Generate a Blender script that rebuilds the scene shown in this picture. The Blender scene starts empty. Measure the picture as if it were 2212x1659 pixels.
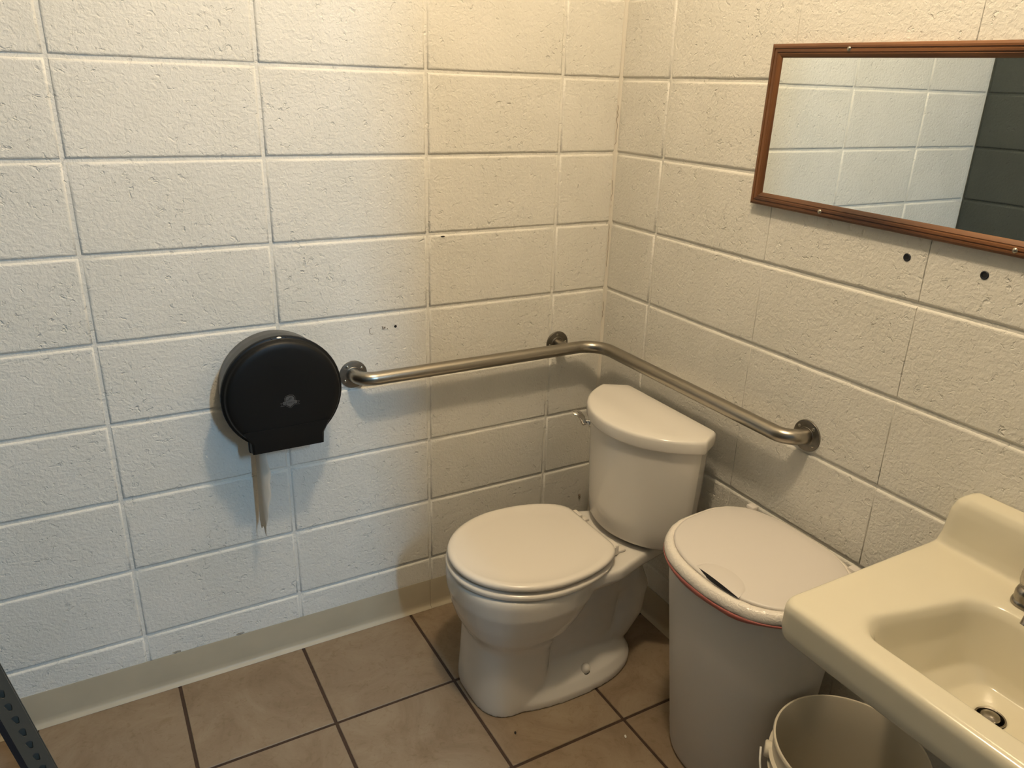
import bpy, bmesh, math, random
from mathutils import Vector, Matrix
random.seed(7)
S = bpy.context.scene
COL = S.collection
PI = math.pi

# ------------------------------------------------------------------ camera
cam_d = bpy.data.cameras.new('camera'); cam = bpy.data.objects.new('camera', cam_d); COL.objects.link(cam)
cam_d.sensor_width = 36.0; cam_d.lens = 36.0 * 1671.99 / 2212.0
cam_d.clip_start = 0.02
_f = Vector((0.46423308, 0.80958177, -0.35925618)); _r = Vector((0.87285423, -0.48703456, 0.03037806)); _u = Vector((0.15037666, 0.32768078, 0.93274443))
M4 = Matrix(((_r.x, _u.x, -_f.x, -1.42373), (_r.y, _u.y, -_f.y, -1.91541), (_r.z, _u.z, -_f.z, 1.57218), (0, 0, 0, 1)))
cam.matrix_world = M4
S.camera = cam

# ------------------------------------------------------------------ light
w = bpy.data.worlds.new('world'); S.world = w; w.use_nodes = True
w.node_tree.nodes['Background'].inputs[0].default_value = (0.62, 0.80, 1.0, 1)
w.node_tree.nodes['Background'].inputs[1].default_value = 0.0
# cool tube light in the part of the room behind the camera, past the end of the partition
TUBE = (-0.685, -3.75, 2.74)
dl = bpy.data.lights.new('tube_light', 'AREA'); dl.shape = 'RECTANGLE'; dl.size = 0.10; dl.size_y = 1.2
dl.energy = 130; dl.color = (0.37, 0.68, 1.0)
dlo = bpy.data.objects.new('tube_light', dl); COL.objects.link(dlo)
dlo.location = TUBE; dlo.rotation_euler = (math.radians(18), 0, 0)
# warm ceiling bulb: its point lamp sits in the globe of the ceiling fixture
BULB = (-0.79, -1.04, 2.68)
bl = bpy.data.lights.new('bulb_light', 'POINT'); bl.energy = 56.5; bl.color = (1.0, 0.79, 0.53); bl.shadow_soft_size = 0.06
blo = bpy.data.objects.new('bulb_light', bl); COL.objects.link(blo); blo.location = BULB
S.view_settings.view_transform = 'Standard'; S.view_settings.look = 'None'
S.view_settings.exposure = 0.0; S.view_settings.gamma = 1.0; S.view_settings.use_curve_mapping = False

# ------------------------------------------------------------------ materials
def new_mat(name):
    m = bpy.data.materials.new(name); m.use_nodes = True
    nt = m.node_tree; b = nt.nodes['Principled BSDF']
    return m, nt, b
def N(nt, t, **kw):
    n = nt.nodes.new(t)
    for k, v in kw.items():
        if k in n.inputs.keys() if hasattr(n.inputs, 'keys') else False: n.inputs[k].default_value = v
        else: setattr(n, k, v)
    return n
def plain(name, col, rough=0.5, metal=0.0, spec=None, coat=0.0, noise=0.0, nscale=40.0, bump=0.0, bscale=200.0):
    m, nt, b = new_mat(name); c = (*col, 1)
    b.inputs['Base Color'].default_value = c; b.inputs['Roughness'].default_value = rough; b.inputs['Metallic'].default_value = metal
    if spec is not None: b.inputs['Specular IOR Level'].default_value = spec
    if coat: b.inputs['Coat Weight'].default_value = coat; b.inputs['Coat Roughness'].default_value = 0.08
    geo = nt.nodes.new('ShaderNodeNewGeometry')
    if noise:
        t = nt.nodes.new('ShaderNodeTexNoise'); t.inputs['Scale'].default_value = nscale; t.inputs['Detail'].default_value = 5
        nt.links.new(geo.outputs['Position'], t.inputs['Vector'])
        mx = nt.nodes.new('ShaderNodeMix'); mx.data_type = 'RGBA'; mx.blend_type = 'MULTIPLY'
        rp = nt.nodes.new('ShaderNodeValToRGB'); rp.color_ramp.elements[0].position = 0.3; rp.color_ramp.elements[1].position = 0.7
        rp.color_ramp.elements[0].color = (1 - noise, 1 - noise, 1 - noise, 1); rp.color_ramp.elements[1].color = (1, 1, 1, 1)
        nt.links.new(t.outputs['Fac'], rp.inputs['Fac'])
        mx.inputs[0].default_value = 1.0; mx.inputs[6].default_value = c
        nt.links.new(rp.outputs['Color'], mx.inputs[7]); nt.links.new(mx.outputs[2], b.inputs['Base Color'])
    if bump:
        t2 = nt.nodes.new('ShaderNodeTexNoise'); t2.inputs['Scale'].default_value = bscale; t2.inputs['Detail'].default_value = 4
        nt.links.new(geo.outputs['Position'], t2.inputs['Vector'])
        bp = nt.nodes.new('ShaderNodeBump'); bp.inputs['Strength'].default_value = bump; bp.inputs['Distance'].default_value = 0.002
        nt.links.new(t2.outputs['Fac'], bp.inputs['Height']); nt.links.new(bp.outputs['Normal'], b.inputs['Normal'])
    return m

def block_paint(name, col, grime):
    """painted concrete block: rough paint film, sparse pits, faint grime patches"""
    m, nt, b = new_mat(name); L = nt.links.new
    geo = nt.nodes.new('ShaderNodeNewGeometry'); P = geo.outputs['Position']
    b.inputs['Roughness'].default_value = 0.48; b.inputs['Specular IOR Level'].default_value = 0.35
    def noise(sc, det, rough=0.5, dist=0.0):
        t = nt.nodes.new('ShaderNodeTexNoise'); t.inputs['Scale'].default_value = sc; t.inputs['Detail'].default_value = det
        t.inputs['Roughness'].default_value = rough; t.inputs['Distortion'].default_value = dist; L(P, t.inputs['Vector']); return t.outputs['Fac']
    def ramp(v, a, c):
        r = nt.nodes.new('ShaderNodeMapRange'); r.inputs['From Min'].default_value = a; r.inputs['From Max'].default_value = c; L(v, r.inputs['Value']); return r.outputs['Result']
    def math_(op, a, c):
        n = nt.nodes.new('ShaderNodeMath'); n.operation = op
        for i, v in enumerate((a, c)):
            if isinstance(v, (int, float)): n.inputs[i].default_value = v
            else: L(v, n.inputs[i])
        return n.outputs[0]
    fine = noise(170, 3, 0.55)
    mid = noise(95, 2, 0.5, 0.6)
    pits = ramp(noise(58, 3, 0.6, 0.5), 0.30, 0.40)          # 0 in pits
    region = ramp(noise(7, 2), 0.40, 0.62)                    # pits come in patches
    pitd = math_('MULTIPLY', math_('SUBTRACT', 1.0, pits), math_('ADD', region, 0.25))
    h = math_('SUBTRACT', math_('ADD', math_('MULTIPLY', fine, 0.55), math_('MULTIPLY', mid, 0.9)), math_('MULTIPLY', pitd, 0.8))
    bp = nt.nodes.new('ShaderNodeBump'); bp.inputs['Strength'].default_value = 0.66; bp.inputs['Distance'].default_value = 0.0032
    L(h, bp.inputs['Height']); L(bp.outputs['Normal'], b.inputs['Normal'])
    g = ramp(noise(4.5, 6, 0.65), 0.35, 0.75)
    mx = nt.nodes.new('ShaderNodeMix'); mx.data_type = 'RGBA'
    mx.inputs[6].default_value = (*col, 1); mx.inputs[7].default_value = (col[0]*grime, col[1]*grime, col[2]*grime*0.98, 1)
    L(g, mx.inputs[0]); L(mx.outputs[2], b.inputs['Base Color'])
    return m

MAT = {}
MAT['paint'] = block_paint('white_block_paint', (0.75, 0.727, 0.668), 0.90)
MAT['dark_paint'] = block_paint('dark_grey_block_paint', (0.060, 0.070, 0.066), 0.85)
MAT['ceiling'] = plain('ceiling_paint', (0.80, 0.78, 0.72), 0.8)
MAT['grout'] = plain('brown_grout', (0.060, 0.034, 0.020), 0.9, noise=0.35, nscale=60)
MAT['base'] = plain('beige_vinyl', (0.46, 0.40, 0.29), 0.42, noise=0.10, nscale=9)
MAT['china'] = plain('white_china', (0.74, 0.705, 0.645), 0.10, spec=0.5, noise=0.03, nscale=6)
MAT['seat'] = plain('white_seat_plastic', (0.76, 0.71, 0.635), 0.22)
MAT['biscuit'] = plain('cream_enamel', (0.68, 0.635, 0.50), 0.13, noise=0.03, nscale=8)
MAT['bin'] = plain('white_bin_plastic', (0.70, 0.67, 0.63), 0.42, bump=0.05, bscale=900)
MAT['binlid'] = plain('white_lid_plastic', (0.66, 0.62, 0.58), 0.38, bump=0.06, bscale=900)
MAT['bucket'] = plain('off_white_bucket_plastic', (0.66, 0.60, 0.48), 0.45)
MAT['red'] = plain('red_drawstring', (0.40, 0.125, 0.105), 0.45)
MAT['chrome'] = plain('chrome', (0.75, 0.74, 0.72), 0.08, metal=1.0)
MAT['oldchrome'] = plain('dull_chrome', (0.36, 0.33, 0.29), 0.24, metal=1.0, noise=0.3, nscale=120)
MAT['black'] = plain('black_plastic', (0.0050, 0.0050, 0.0048), 0.46, spec=0.3, bump=0.04, bscale=600)
MAT['smoke'] = plain('smoked_plastic', (0.030, 0.028, 0.024), 0.34)
MAT['logo'] = plain('grey_print', (0.075, 0.075, 0.075), 0.6)
MAT['darkprint'] = plain('dark_print', (0.012, 0.012, 0.012), 0.6)
MAT['white'] = plain('white_print', (0.8, 0.78, 0.72), 0.5)
MAT['hole'] = plain('dark_hole', (0.006, 0.006, 0.007), 0.8)
MAT['anchor'] = plain('dark_anchor_plastic', (0.010, 0.012, 0.018), 0.5)
MAT['grime'] = plain('grime', (0.42, 0.39, 0.33), 0.8, noise=0.4, nscale=300)
MAT['crack'] = plain('crack_scuff_brown', (0.24, 0.19, 0.14), 0.9)  # dark brown of the cracks, scuff marks and wall plug
MAT['caulk'] = plain('corner_caulk', (0.70, 0.655, 0.57), 0.5, bump=0.3, bscale=160)
MAT['screw'] = plain('screw_metal', (0.40, 0.37, 0.31), 0.32, metal=1.0)
MAT['post'] = plain('grey_enamelled_steel', (0.088, 0.084, 0.070), 0.42)
MAT['frost'] = None

def steel():
    m, nt, b = new_mat('brushed_steel'); L = nt.links.new
    b.inputs['Base Color'].default_value = (0.36, 0.33, 0.28, 1); b.inputs['Metallic'].default_value = 1.0; b.inputs['Roughness'].default_value = 0.30
    geo = nt.nodes.new('ShaderNodeNewGeometry'); t = nt.nodes.new('ShaderNodeTexNoise'); t.inputs['Scale'].default_value = 55; t.inputs['Detail'].default_value = 6
    L(geo.outputs['Position'], t.inputs['Vector']); r = nt.nodes.new('ShaderNodeMapRange')
    r.inputs['To Min'].default_value = 0.24; r.inputs['To Max'].default_value = 0.40; L(t.outputs['Fac'], r.inputs['Value']); L(r.outputs['Result'], b.inputs['Roughness'])
    return m
MAT['steel'] = steel()
MAT['flange'] = plain('dull_steel', (0.26, 0.24, 0.21), 0.42, metal=1.0, noise=0.25, nscale=70)

def tile_mat():
    m, nt, b = new_mat('beige_ceramic'); L = nt.links.new
    geo = nt.nodes.new('ShaderNodeNewGeometry'); oi = nt.nodes.new('ShaderNodeObjectInfo')
    add = nt.nodes.new('ShaderNodeVectorMath'); add.operation = 'ADD'; L(geo.outputs['Position'], add.inputs[0])
    mul = nt.nodes.new('ShaderNodeMath'); mul.operation = 'MULTIPLY'; mul.inputs[1].default_value = 13.0; L(oi.outputs['Random'], mul.inputs[0])
    L(mul.outputs[0], add.inputs[1])
    a = nt.nodes.new('ShaderNodeTexNoise'); a.inputs['Scale'].default_value = 5.5; a.inputs['Detail'].default_value = 8; a.inputs['Roughness'].default_value = 0.68; a.inputs['Distortion'].default_value = 1.1
    L(add.outputs[0], a.inputs['Vector'])
    r = nt.nodes.new('ShaderNodeValToRGB'); e = r.color_ramp.elements
    e[0].position = 0.30; e[0].color = (0.195, 0.138, 0.087, 1); e[1].position = 0.72; e[1].color = (0.305, 0.24, 0.168, 1)
    L(a.outputs['Fac'], r.inputs['Fac'])
    c = nt.nodes.new('ShaderNodeTexNoise'); c.inputs['Scale'].default_value = 40; c.inputs['Detail'].default_value = 7; c.inputs['Distortion'].default_value = 1.8; L(add.outputs[0], c.inputs['Vector'])
    r2 = nt.nodes.new('ShaderNodeValToRGB'); r2.color_ramp.elements[0].position = 0.30; r2.color_ramp.elements[0].color = (0.88, 0.85, 0.80, 1); r2.color_ramp.elements[1].position = 0.45; r2.color_ramp.elements[1].color = (1, 1, 1, 1)
    L(c.outputs['Fac'], r2.inputs['Fac'])
    mx = nt.nodes.new('ShaderNodeMix'); mx.data_type = 'RGBA'; mx.blend_type = 'MULTIPLY'; mx.inputs[0].default_value = 1.0
    L(r.outputs['Color'], mx.inputs[6]); L(r2.outputs['Color'], mx.inputs[7]); L(mx.outputs[2], b.inputs['Base Color'])
    b.inputs['Roughness'].default_value = 0.42; b.inputs['Specular IOR Level'].default_value = 0.35
    bp = nt.nodes.new('ShaderNodeBump'); bp.inputs['Strength'].default_value = 0.08; bp.inputs['Distance'].default_value = 0.002; L(c.outputs['Fac'], bp.inputs['Height']); L(bp.outputs['Normal'], b.inputs['Normal'])
    return m
MAT['tile'] = tile_mat()

def wood_mat(name, stretch):
    m, nt, b = new_mat(name); L = nt.links.new
    tc = nt.nodes.new('ShaderNodeTexCoord'); mp = nt.nodes.new('ShaderNodeMapping'); mp.inputs['Scale'].default_value = stretch
    L(tc.outputs['Object'], mp.inputs['Vector'])
    t = nt.nodes.new('ShaderNodeTexNoise'); t.inputs['Scale'].default_value = 30; t.inputs['Detail'].default_value = 7; t.inputs['Distortion'].default_value = 0.7; L(mp.outputs['Vector'], t.inputs['Vector'])
    r = nt.nodes.new('ShaderNodeValToRGB'); e = r.color_ramp.elements
    e[0].position = 0.34; e[0].color = (0.055, 0.021, 0.008, 1); e[1].position = 0.62; e[1].color = (0.20, 0.082, 0.028, 1)
    L(t.outputs['Fac'], r.inputs['Fac']); L(r.outputs['Color'], b.inputs['Base Color']); b.inputs['Roughness'].default_value = 0.42
    bp = nt.nodes.new('ShaderNodeBump'); bp.inputs['Strength'].default_value = 0.15; bp.inputs['Distance'].default_value = 0.001; L(t.outputs['Fac'], bp.inputs['Height']); L(bp.outputs['Normal'], b.inputs['Normal'])
    return m
MAT['wood_h'] = wood_mat('brown_wood_grain', (1, 0.06, 1))
MAT['wood_v'] = wood_mat('brown_wood_grain_upright', (1, 1, 0.06))
mm, _nt, _b = new_mat('mirror_glass'); _b.inputs['Base Color'].default_value = (0.86, 0.90, 0.88, 1); _b.inputs['Metallic'].default_value = 1; _b.inputs['Roughness'].default_value = 0.012; MAT['mirror'] = mm
# thin paper lets light through
mm = bpy.data.materials.new('tissue_paper'); mm.use_nodes = True; nt = mm.node_tree; nt.nodes.remove(nt.nodes['Principled BSDF'])
d_ = nt.nodes.new('ShaderNodeBsdfDiffuse'); d_.inputs[0].default_value = (0.80, 0.76, 0.69, 1); t_ = nt.nodes.new('ShaderNodeBsdfTranslucent'); t_.inputs[0].default_value = (0.76, 0.69, 0.58, 1)
x_ = nt.nodes.new('ShaderNodeMixShader'); x_.inputs[0].default_value = 0.42; nt.links.new(d_.outputs[0], x_.inputs[1]); nt.links.new(t_.outputs[0], x_.inputs[2]); nt.links.new(x_.outputs[0], nt.nodes['Material Output'].inputs[0])
MAT['paper'] = mm
mm, _nt, _b = new_mat('bag_film'); _b.inputs['Base Color'].default_value = (0.78, 0.73, 0.66, 1); _b.inputs['Roughness'].default_value = 0.18; MAT['film'] = mm
tn = _nt.nodes.new('ShaderNodeTexNoise'); tn.inputs['Scale'].default_value = 75; tn.inputs['Detail'].default_value = 3; tn.inputs['Distortion'].default_value = 1.5
gg = _nt.nodes.new('ShaderNodeNewGeometry'); _nt.links.new(gg.outputs['Position'], tn.inputs['Vector'])
bb = _nt.nodes.new('ShaderNodeBump'); bb.inputs['Strength'].default_value = 0.5; bb.inputs['Distance'].default_value = 0.004; _nt.links.new(tn.outputs['Fac'], bb.inputs['Height']); _nt.links.new(bb.outputs['Normal'], _b.inputs['Normal'])
mm, _nt, _b = new_mat('clear_acrylic'); _b.inputs['Base Color'].default_value = (0.86, 0.80, 0.70, 1); _b.inputs['Roughness'].default_value = 0.12; _b.inputs['Transmission Weight'].default_value = 0.75; _b.inputs['IOR'].default_value = 1.49; MAT['acrylic'] = mm
mm, _nt, _b = new_mat('lit_globe_glass'); _b.inputs['Base Color'].default_value = (0.9, 0.86, 0.78, 1); _b.inputs['Emission Color'].default_value = (1.0, 0.72, 0.42, 1); _b.inputs['Emission Strength'].default_value = 6.0; MAT['globe'] = mm

# ------------------------------------------------------------------ helpers
def me_obj(name, verts, faces, mat, parent=None, smooth=True, sharp=None):
    me = bpy.data.meshes.new(name); me.from_pydata([tuple(v) for v in verts], [], faces); me.update()
    bm = bmesh.new(); bm.from_mesh(me); bmesh.ops.recalc_face_normals(bm, faces=bm.faces); bm.to_mesh(me); bm.free()
    return link(name, me, mat, parent, smooth, sharp)
def link(name, me, mat, parent=None, smooth=True, sharp=None):
    o = bpy.data.objects.new(name, me); COL.objects.link(o)
    if mat is not None and not me.materials: me.materials.append(MAT[mat] if isinstance(mat, str) else mat)
    if smooth:
        for p in me.polygons: p.use_smooth = True
        if sharp is not None: me.set_sharp_from_angle(angle=math.radians(sharp))
    if parent is not None: o.parent = parent
    return o
def bm_obj(name, bm, mat, parent=None, smooth=True, sharp=None):
    bmesh.ops.recalc_face_normals(bm, faces=bm.faces)
    me = bpy.data.meshes.new(name); bm.to_mesh(me); bm.free()
    return link(name, me, mat, parent, smooth, sharp)
def thing(name, label, cat, group=None, loc=(0, 0, 0)):
    o = bpy.data.objects.new(name, None); COL.objects.link(o); o.location = loc; o.empty_display_size = 0.05
    o['label'] = label; o['category'] = cat
    if group: o['group'] = group
    return o
def tag(o, label, cat, group=None):
    o['label'] = label; o['category'] = cat
    if group: o['group'] = group
    return o
def struct(o, label, cat):
    o['kind'] = 'structure'; o['label'] = label; o['category'] = cat; return o
def set_origin(o, loc):
    """move the object's origin to loc without moving its mesh"""
    loc = Vector(loc); o.data.transform(Matrix.Translation(-loc)); o.location = o.location + loc
def bx(bm, a, b, bev=0.0, seg=2):
    a = Vector(a); b = Vector(b); c = (a + b) / 2; s = b - a
    r = bmesh.ops.create_cube(bm, size=1.0, matrix=Matrix.Translation(c) @ Matrix.Diagonal((abs(s.x), abs(s.y), abs(s.z), 1)))
    if bev:
        es = list({e for v in r['verts'] for e in v.link_edges}); bmesh.ops.bevel(bm, geom=es, offset=bev, segments=seg, profile=0.5, affect='EDGES')
def box(name, a, b, mat, parent=None, bev=0.0, seg=2):
    bm = bmesh.new(); bx(bm, a, b, bev, seg); return bm_obj(name, bm, mat, parent, bool(bev), 40)
def loft(loops, cap0=True, cap1=True, closed=True):
    n = len(loops[0]); V = [p for l in loops for p in l]; F = []
    for i in range(len(loops) - 1):
        for j in range(n if closed else n - 1):
            k = (j + 1) % n; F.append((i*n + j, i*n + k, (i+1)*n + k, (i+1)*n + j))
    if cap0: F.append(tuple(range(n - 1, -1, -1)))
    if cap1: F.append(tuple((len(loops) - 1)*n + j for j in range(n)))
    return V, F
def add_loft(bm, loops, cap0=True, cap1=True, closed=True):
    V, F = loft(loops, cap0, cap1, closed); vs = [bm.verts.new(v) for v in V]
    for f in F:
        try: bm.faces.new([vs[i] for i in f])
        except ValueError: pass
def frames(path, up=Vector((0, 0, 1))):
    out = []
    for i, p in enumerate(path):
        t = (path[min(i + 1, len(path) - 1)] - path[max(i - 1, 0)]).normalized()
        s = t.cross(up)
        if s.length < 1e-4: s = t.cross(Vector((1, 0, 0)))
        s.normalize(); u = s.cross(t).normalized(); out.append((p, s, u))
    return out
def tube_loops(path, rad, n=20, up=Vector((0, 0, 1))):
    path = [Vector(p) for p in path]; L = []
    for i, (p, s, u) in enumerate(frames(path, up)):
        r = rad[i] if isinstance(rad, (list, tuple)) else rad
        ru, rs = (r if isinstance(r, tuple) else (r, r))
        L.append([p + s*math.cos(2*PI*k/n)*rs + u*math.sin(2*PI*k/n)*ru for k in range(n)])
    return L
def lathe_loops(prof, n, origin, axis, ref):
    axis = Vector(axis).normalized(); ref = Vector(ref).normalized(); b = axis.cross(ref); o = Vector(origin)
    return [[o + axis*h + (ref*math.cos(2*PI*k/n) + b*math.sin(2*PI*k/n))*r for k in range(n)] for r, h in prof]
def lathe(name, prof, n, origin, axis, ref, mat, parent=None, cap0=True, cap1=True, sharp=35):
    V, F = loft(lathe_loops(prof, n, origin, axis, ref), cap0, cap1); return me_obj(name, V, F, mat, parent, True, sharp)
def sph(bm, c, r, sc=(1, 1, 1), seg=16):
    bmesh.ops.create_uvsphere(bm, u_segments=seg, v_segments=seg//2 + 2, radius=r, matrix=Matrix.Translation(c) @ Matrix.Diagonal((*sc, 1)))
def superell(cx, cy, a, b, n, z, k=48):
    L = []
    for i in range(k):
        t = 2*PI*i/k; c, s = math.cos(t), math.sin(t)
        L.append(Vector((cx + a*math.copysign(abs(c)**(2/n), c), cy + b*math.copysign(abs(s)**(2/n), s), z)))
    return L
def remesh(bm, voxel, smooth_it, factor=0.5):
    """fuse overlapping closed solids into one smooth skin"""
    bmesh.ops.recalc_face_normals(bm, faces=bm.faces)
    me = bpy.data.meshes.new('tmp'); bm.to_mesh(me); bm.free(); o = bpy.data.objects.new('tmp', me); COL.objects.link(o)
    m = o.modifiers.new('r', 'REMESH'); m.mode = 'VOXEL'; m.voxel_size = voxel; m.use_smooth_shade = True
    s = o.modifiers.new('s', 'SMOOTH'); s.factor = factor; s.iterations = smooth_it
    dg = bpy.context.evaluated_depsgraph_get(); dg.update()
    out = bpy.data.meshes.new_from_object(o.evaluated_get(dg)); bpy.data.objects.remove(o); bpy.data.meshes.remove(me)
    return out
def arc(c, r, a0, a1, n, z=0):
    return [Vector((c[0] + r*math.cos(a0 + (a1 - a0)*i/n), c[1] + r*math.sin(a0 + (a1 - a0)*i/n), z)) for i in range(n + 1)]
def fillet(pts, radii, seg=5):
    """closed 2-D polygon with rounded corners; constant point count"""
    out = []; n = len(pts)
    for i in range(n):
        p = Vector(pts[i]).to_2d(); a = Vector(pts[i - 1]).to_2d(); b = Vector(pts[(i + 1) % n]).to_2d(); r = radii[i] if isinstance(radii, (list, tuple)) else radii
        u = (a - p).normalized(); v = (b - p).normalized(); ang = u.angle(v)
        if r <= 1e-6 or ang > 3.13:
            out += [p.copy() for _ in range(seg + 1)]; continue
        d = min(r / math.tan(ang/2), 0.49*(a - p).length, 0.49*(b - p).length); rr = d*math.tan(ang/2)
        c = p + (u + v).normalized()*(rr/math.sin(ang/2)); s = p + u*d - c; e = p + v*d - c
        a0 = math.atan2(s.y, s.x); da = (math.atan2(e.y, e.x) - a0 + PI) % (2*PI) - PI
        out += [c + Vector((math.cos(a0 + da*k/seg), math.sin(a0 + da*k/seg)))*rr for k in range(seg + 1)]
    return out

# ------------------------------------------------------------------ room shell
ROWS = [0.0, 0.180, 0.386, 0.589, 0.791, 0.992, 1.195, 1.398, 1.600, 1.803, 2.006, 2.209, 2.412, 2.615, 2.818]
JL = [0.0, -0.1955, -0.600, -1.0110, -1.4215, -1.785]                       # joints along the left wall (x)
JR = [0.0, -0.2125, -0.6185, -1.0220, -1.4285, -1.8350, -2.2410, -2.60]     # joints along the right wall (y)
GAP = 0.0048
_cache = {}
def block_mesh(wd, ht, var, mat, gl=0.0048, gr=0.0048):
    """a block face seen from -y: proud rounded face, ragged arrises; local x 0..wd, z 0..ht, face at y 0"""
    key = (round(wd, 3), round(ht, 3), var, mat, gl, gr)
    if key in _cache: return _cache[key]
    rnd = random.Random(hash(key) & 0xffff)
    def ring(ins, y, jit):
        g = GAP + ins; nx, nz = 6, 3; L = []
        x0, x1, z0, z1 = gl + ins*(1 if gl > .001 else .22), wd - gr - ins*(1 if gr > .001 else .22), g, ht - g
        def j(): return rnd.uniform(-jit, jit)
        for i in range(nx): L.append((x0 + (x1 - x0)*i/nx, y, z0 + j()))
        for i in range(nz): L.append((x1 + j(), y, z0 + (z1 - z0)*i/nz))
        for i in range(nx): L.append((x1 - (x1 - x0)*i/nx, y, z1 + j()))
        for i in range(nz): L.append((x0 + j(), y, z1 - (z1 - z0)*i/nz))
        return L
    V, F = loft([ring(-0.0022, 0.0060, 0.0), ring(-0.0004, 0.0030, 0.0006), ring(0.0012, 0.0010, 0.0007), ring(0.0038, 0.0, 0.0008), ring(0.0055, 0.0, 0.0)], False, True)
    me = bpy.data.meshes.new('block'); me.from_pydata(V, [], F); me.update()
    bm = bmesh.new(); bm.from_mesh(me)
    if sum(f.normal.y for f in bm.faces) > 0: bmesh.ops.reverse_faces(bm, faces=bm.faces)
    bm.to_mesh(me); bm.free(); me.materials.append(MAT[mat])
    for p in me.polygons: p.use_smooth = True
    me.set_sharp_from_angle(angle=math.radians(70))
    _cache[key] = me; return me
def block_wall(wall, joints, mat, place, flush=()):
    # flush: joints pointed up level with the blocks, that barely show
    """place(s, z) -> (location, rotation z) for the block whose far end lies at joint value s"""
    for i in range(len(joints) - 1):
        a, b = joints[i], joints[i + 1]; wd = abs(b - a)
        for r in range(len(ROWS) - 1):
            me = block_mesh(wd, ROWS[r + 1] - ROWS[r], (i*7 + r*3) % 3, mat, 0.0004 if i in flush else 0.0048, 0.0004 if i + 1 in flush else 0.0048)
            o = bpy.data.objects.new('block', me); COL.objects.link(o); o.parent = wall
            loc, rz = place(a, b, ROWS[r], random.uniform(-0.0005, 0.0005)); o.location = loc; o.rotation_euler = (0, 0, rz)

T = 0.14
wl = struct(box('wall_left', (-1.79 - T, 0.0040, -0.02), (T, T, 2.85), 'paint'), 'white painted concrete block wall behind the paper dispenser', 'wall')
block_wall(wl, JL, 'paint', lambda a, b, z, e: ((b, e, z), 0))
wr = struct(box('wall_right', (0.0040, -2.6 - T, -0.02), (T, 0.0048, 2.85), 'paint'), 'white painted concrete block wall behind the toilet and mirror', 'wall')
block_wall(wr, JR, 'paint', lambda a, b, z, e: ((e*.4, a, z), -PI/2), (2, 3, 4, 5))
JD = [0.0, -0.30, -0.706, -1.112, -1.518, -1.924, -2.33, -2.60]
wd_ = struct(box('wall_side', (-1.79 - T, -2.6 - T, -0.02), (-1.7948, 0.0048, 2.85), 'dark_paint'), 'dark grey painted block wall seen in the mirror', 'wall')
block_wall(wd_, JD, 'dark_paint', lambda a, b, z, e: ((-1.79 + e, b, z), PI/2))
# partition stub and back wall behind the camera
YB = -4.55
struct(box('wall_partition', (-0.685, -2.6 - T, -0.02), (0.0, -2.6, 2.85), 'paint'), 'white partition wall beyond the sink', 'wall')
struct(box('wall_back', (-1.79 - T, YB - T, -0.02), (T, YB, 2.85), 'dark_paint'), 'dark grey end wall behind the camera', 'wall')
struct(box('wall_far', (0.0048, YB, -0.02), (T, -2.6 - T, 2.85), 'paint'), 'white wall beyond the partition', 'wall')
struct(box('wall_near', (-1.79 - T, YB, -0.02), (-1.79, -2.6 - T, 2.85), 'dark_paint'), 'dark grey wall behind the camera', 'wall')
struct(box('ceiling', (-1.79 - T, -4.55 - T, 2.818), (T, T, 2.88), 'ceiling'), 'pale painted ceiling above the washroom', 'ceiling')

# corner caulk with a hairline crack
rc = random.Random(3); loops = []
for i in range(61):
    z = 0.02 + 2.78*i/60; q = 0.007 + rc.uniform(-0.0022, 0.0028)
    loops.append([Vector((-q, 0.006, z)), Vector((-q*0.85, -0.0006, z)), Vector((-q*0.35 + rc.uniform(-.0008, .0008), -q*0.35, z)), Vector((0.0006, -q*0.85, z)), Vector((0.006, -q, z))])
V, F = loft(loops, False, False, False)
ck = struct(me_obj('trim_1', V, F, 'caulk'), 'painted caulk bead in the corner of the block walls', 'trim')
def crack(z0, z1, n, seed, off):
    r = random.Random(seed); P = []
    for i in range(n + 1):
        z = z0 + (z1 - z0)*i/n; P.append(Vector((-0.0042 + off + r.uniform(-.0024, .0024), -0.0042 - off + r.uniform(-.0016, .0016), z)))
    V, F = loft(tube_loops(P, 0.0007, 4, Vector((1, 0, 0)))); me_obj('crack', V, F, 'crack', ck, False)
crack(1.42, 1.53, 12, 1, -0.0012); crack(1.06, 1.19, 12, 2, -0.001); crack(0.90, 0.95, 6, 4, -0.001); crack(1.24, 1.32, 8, 5, -0.001)

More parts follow.
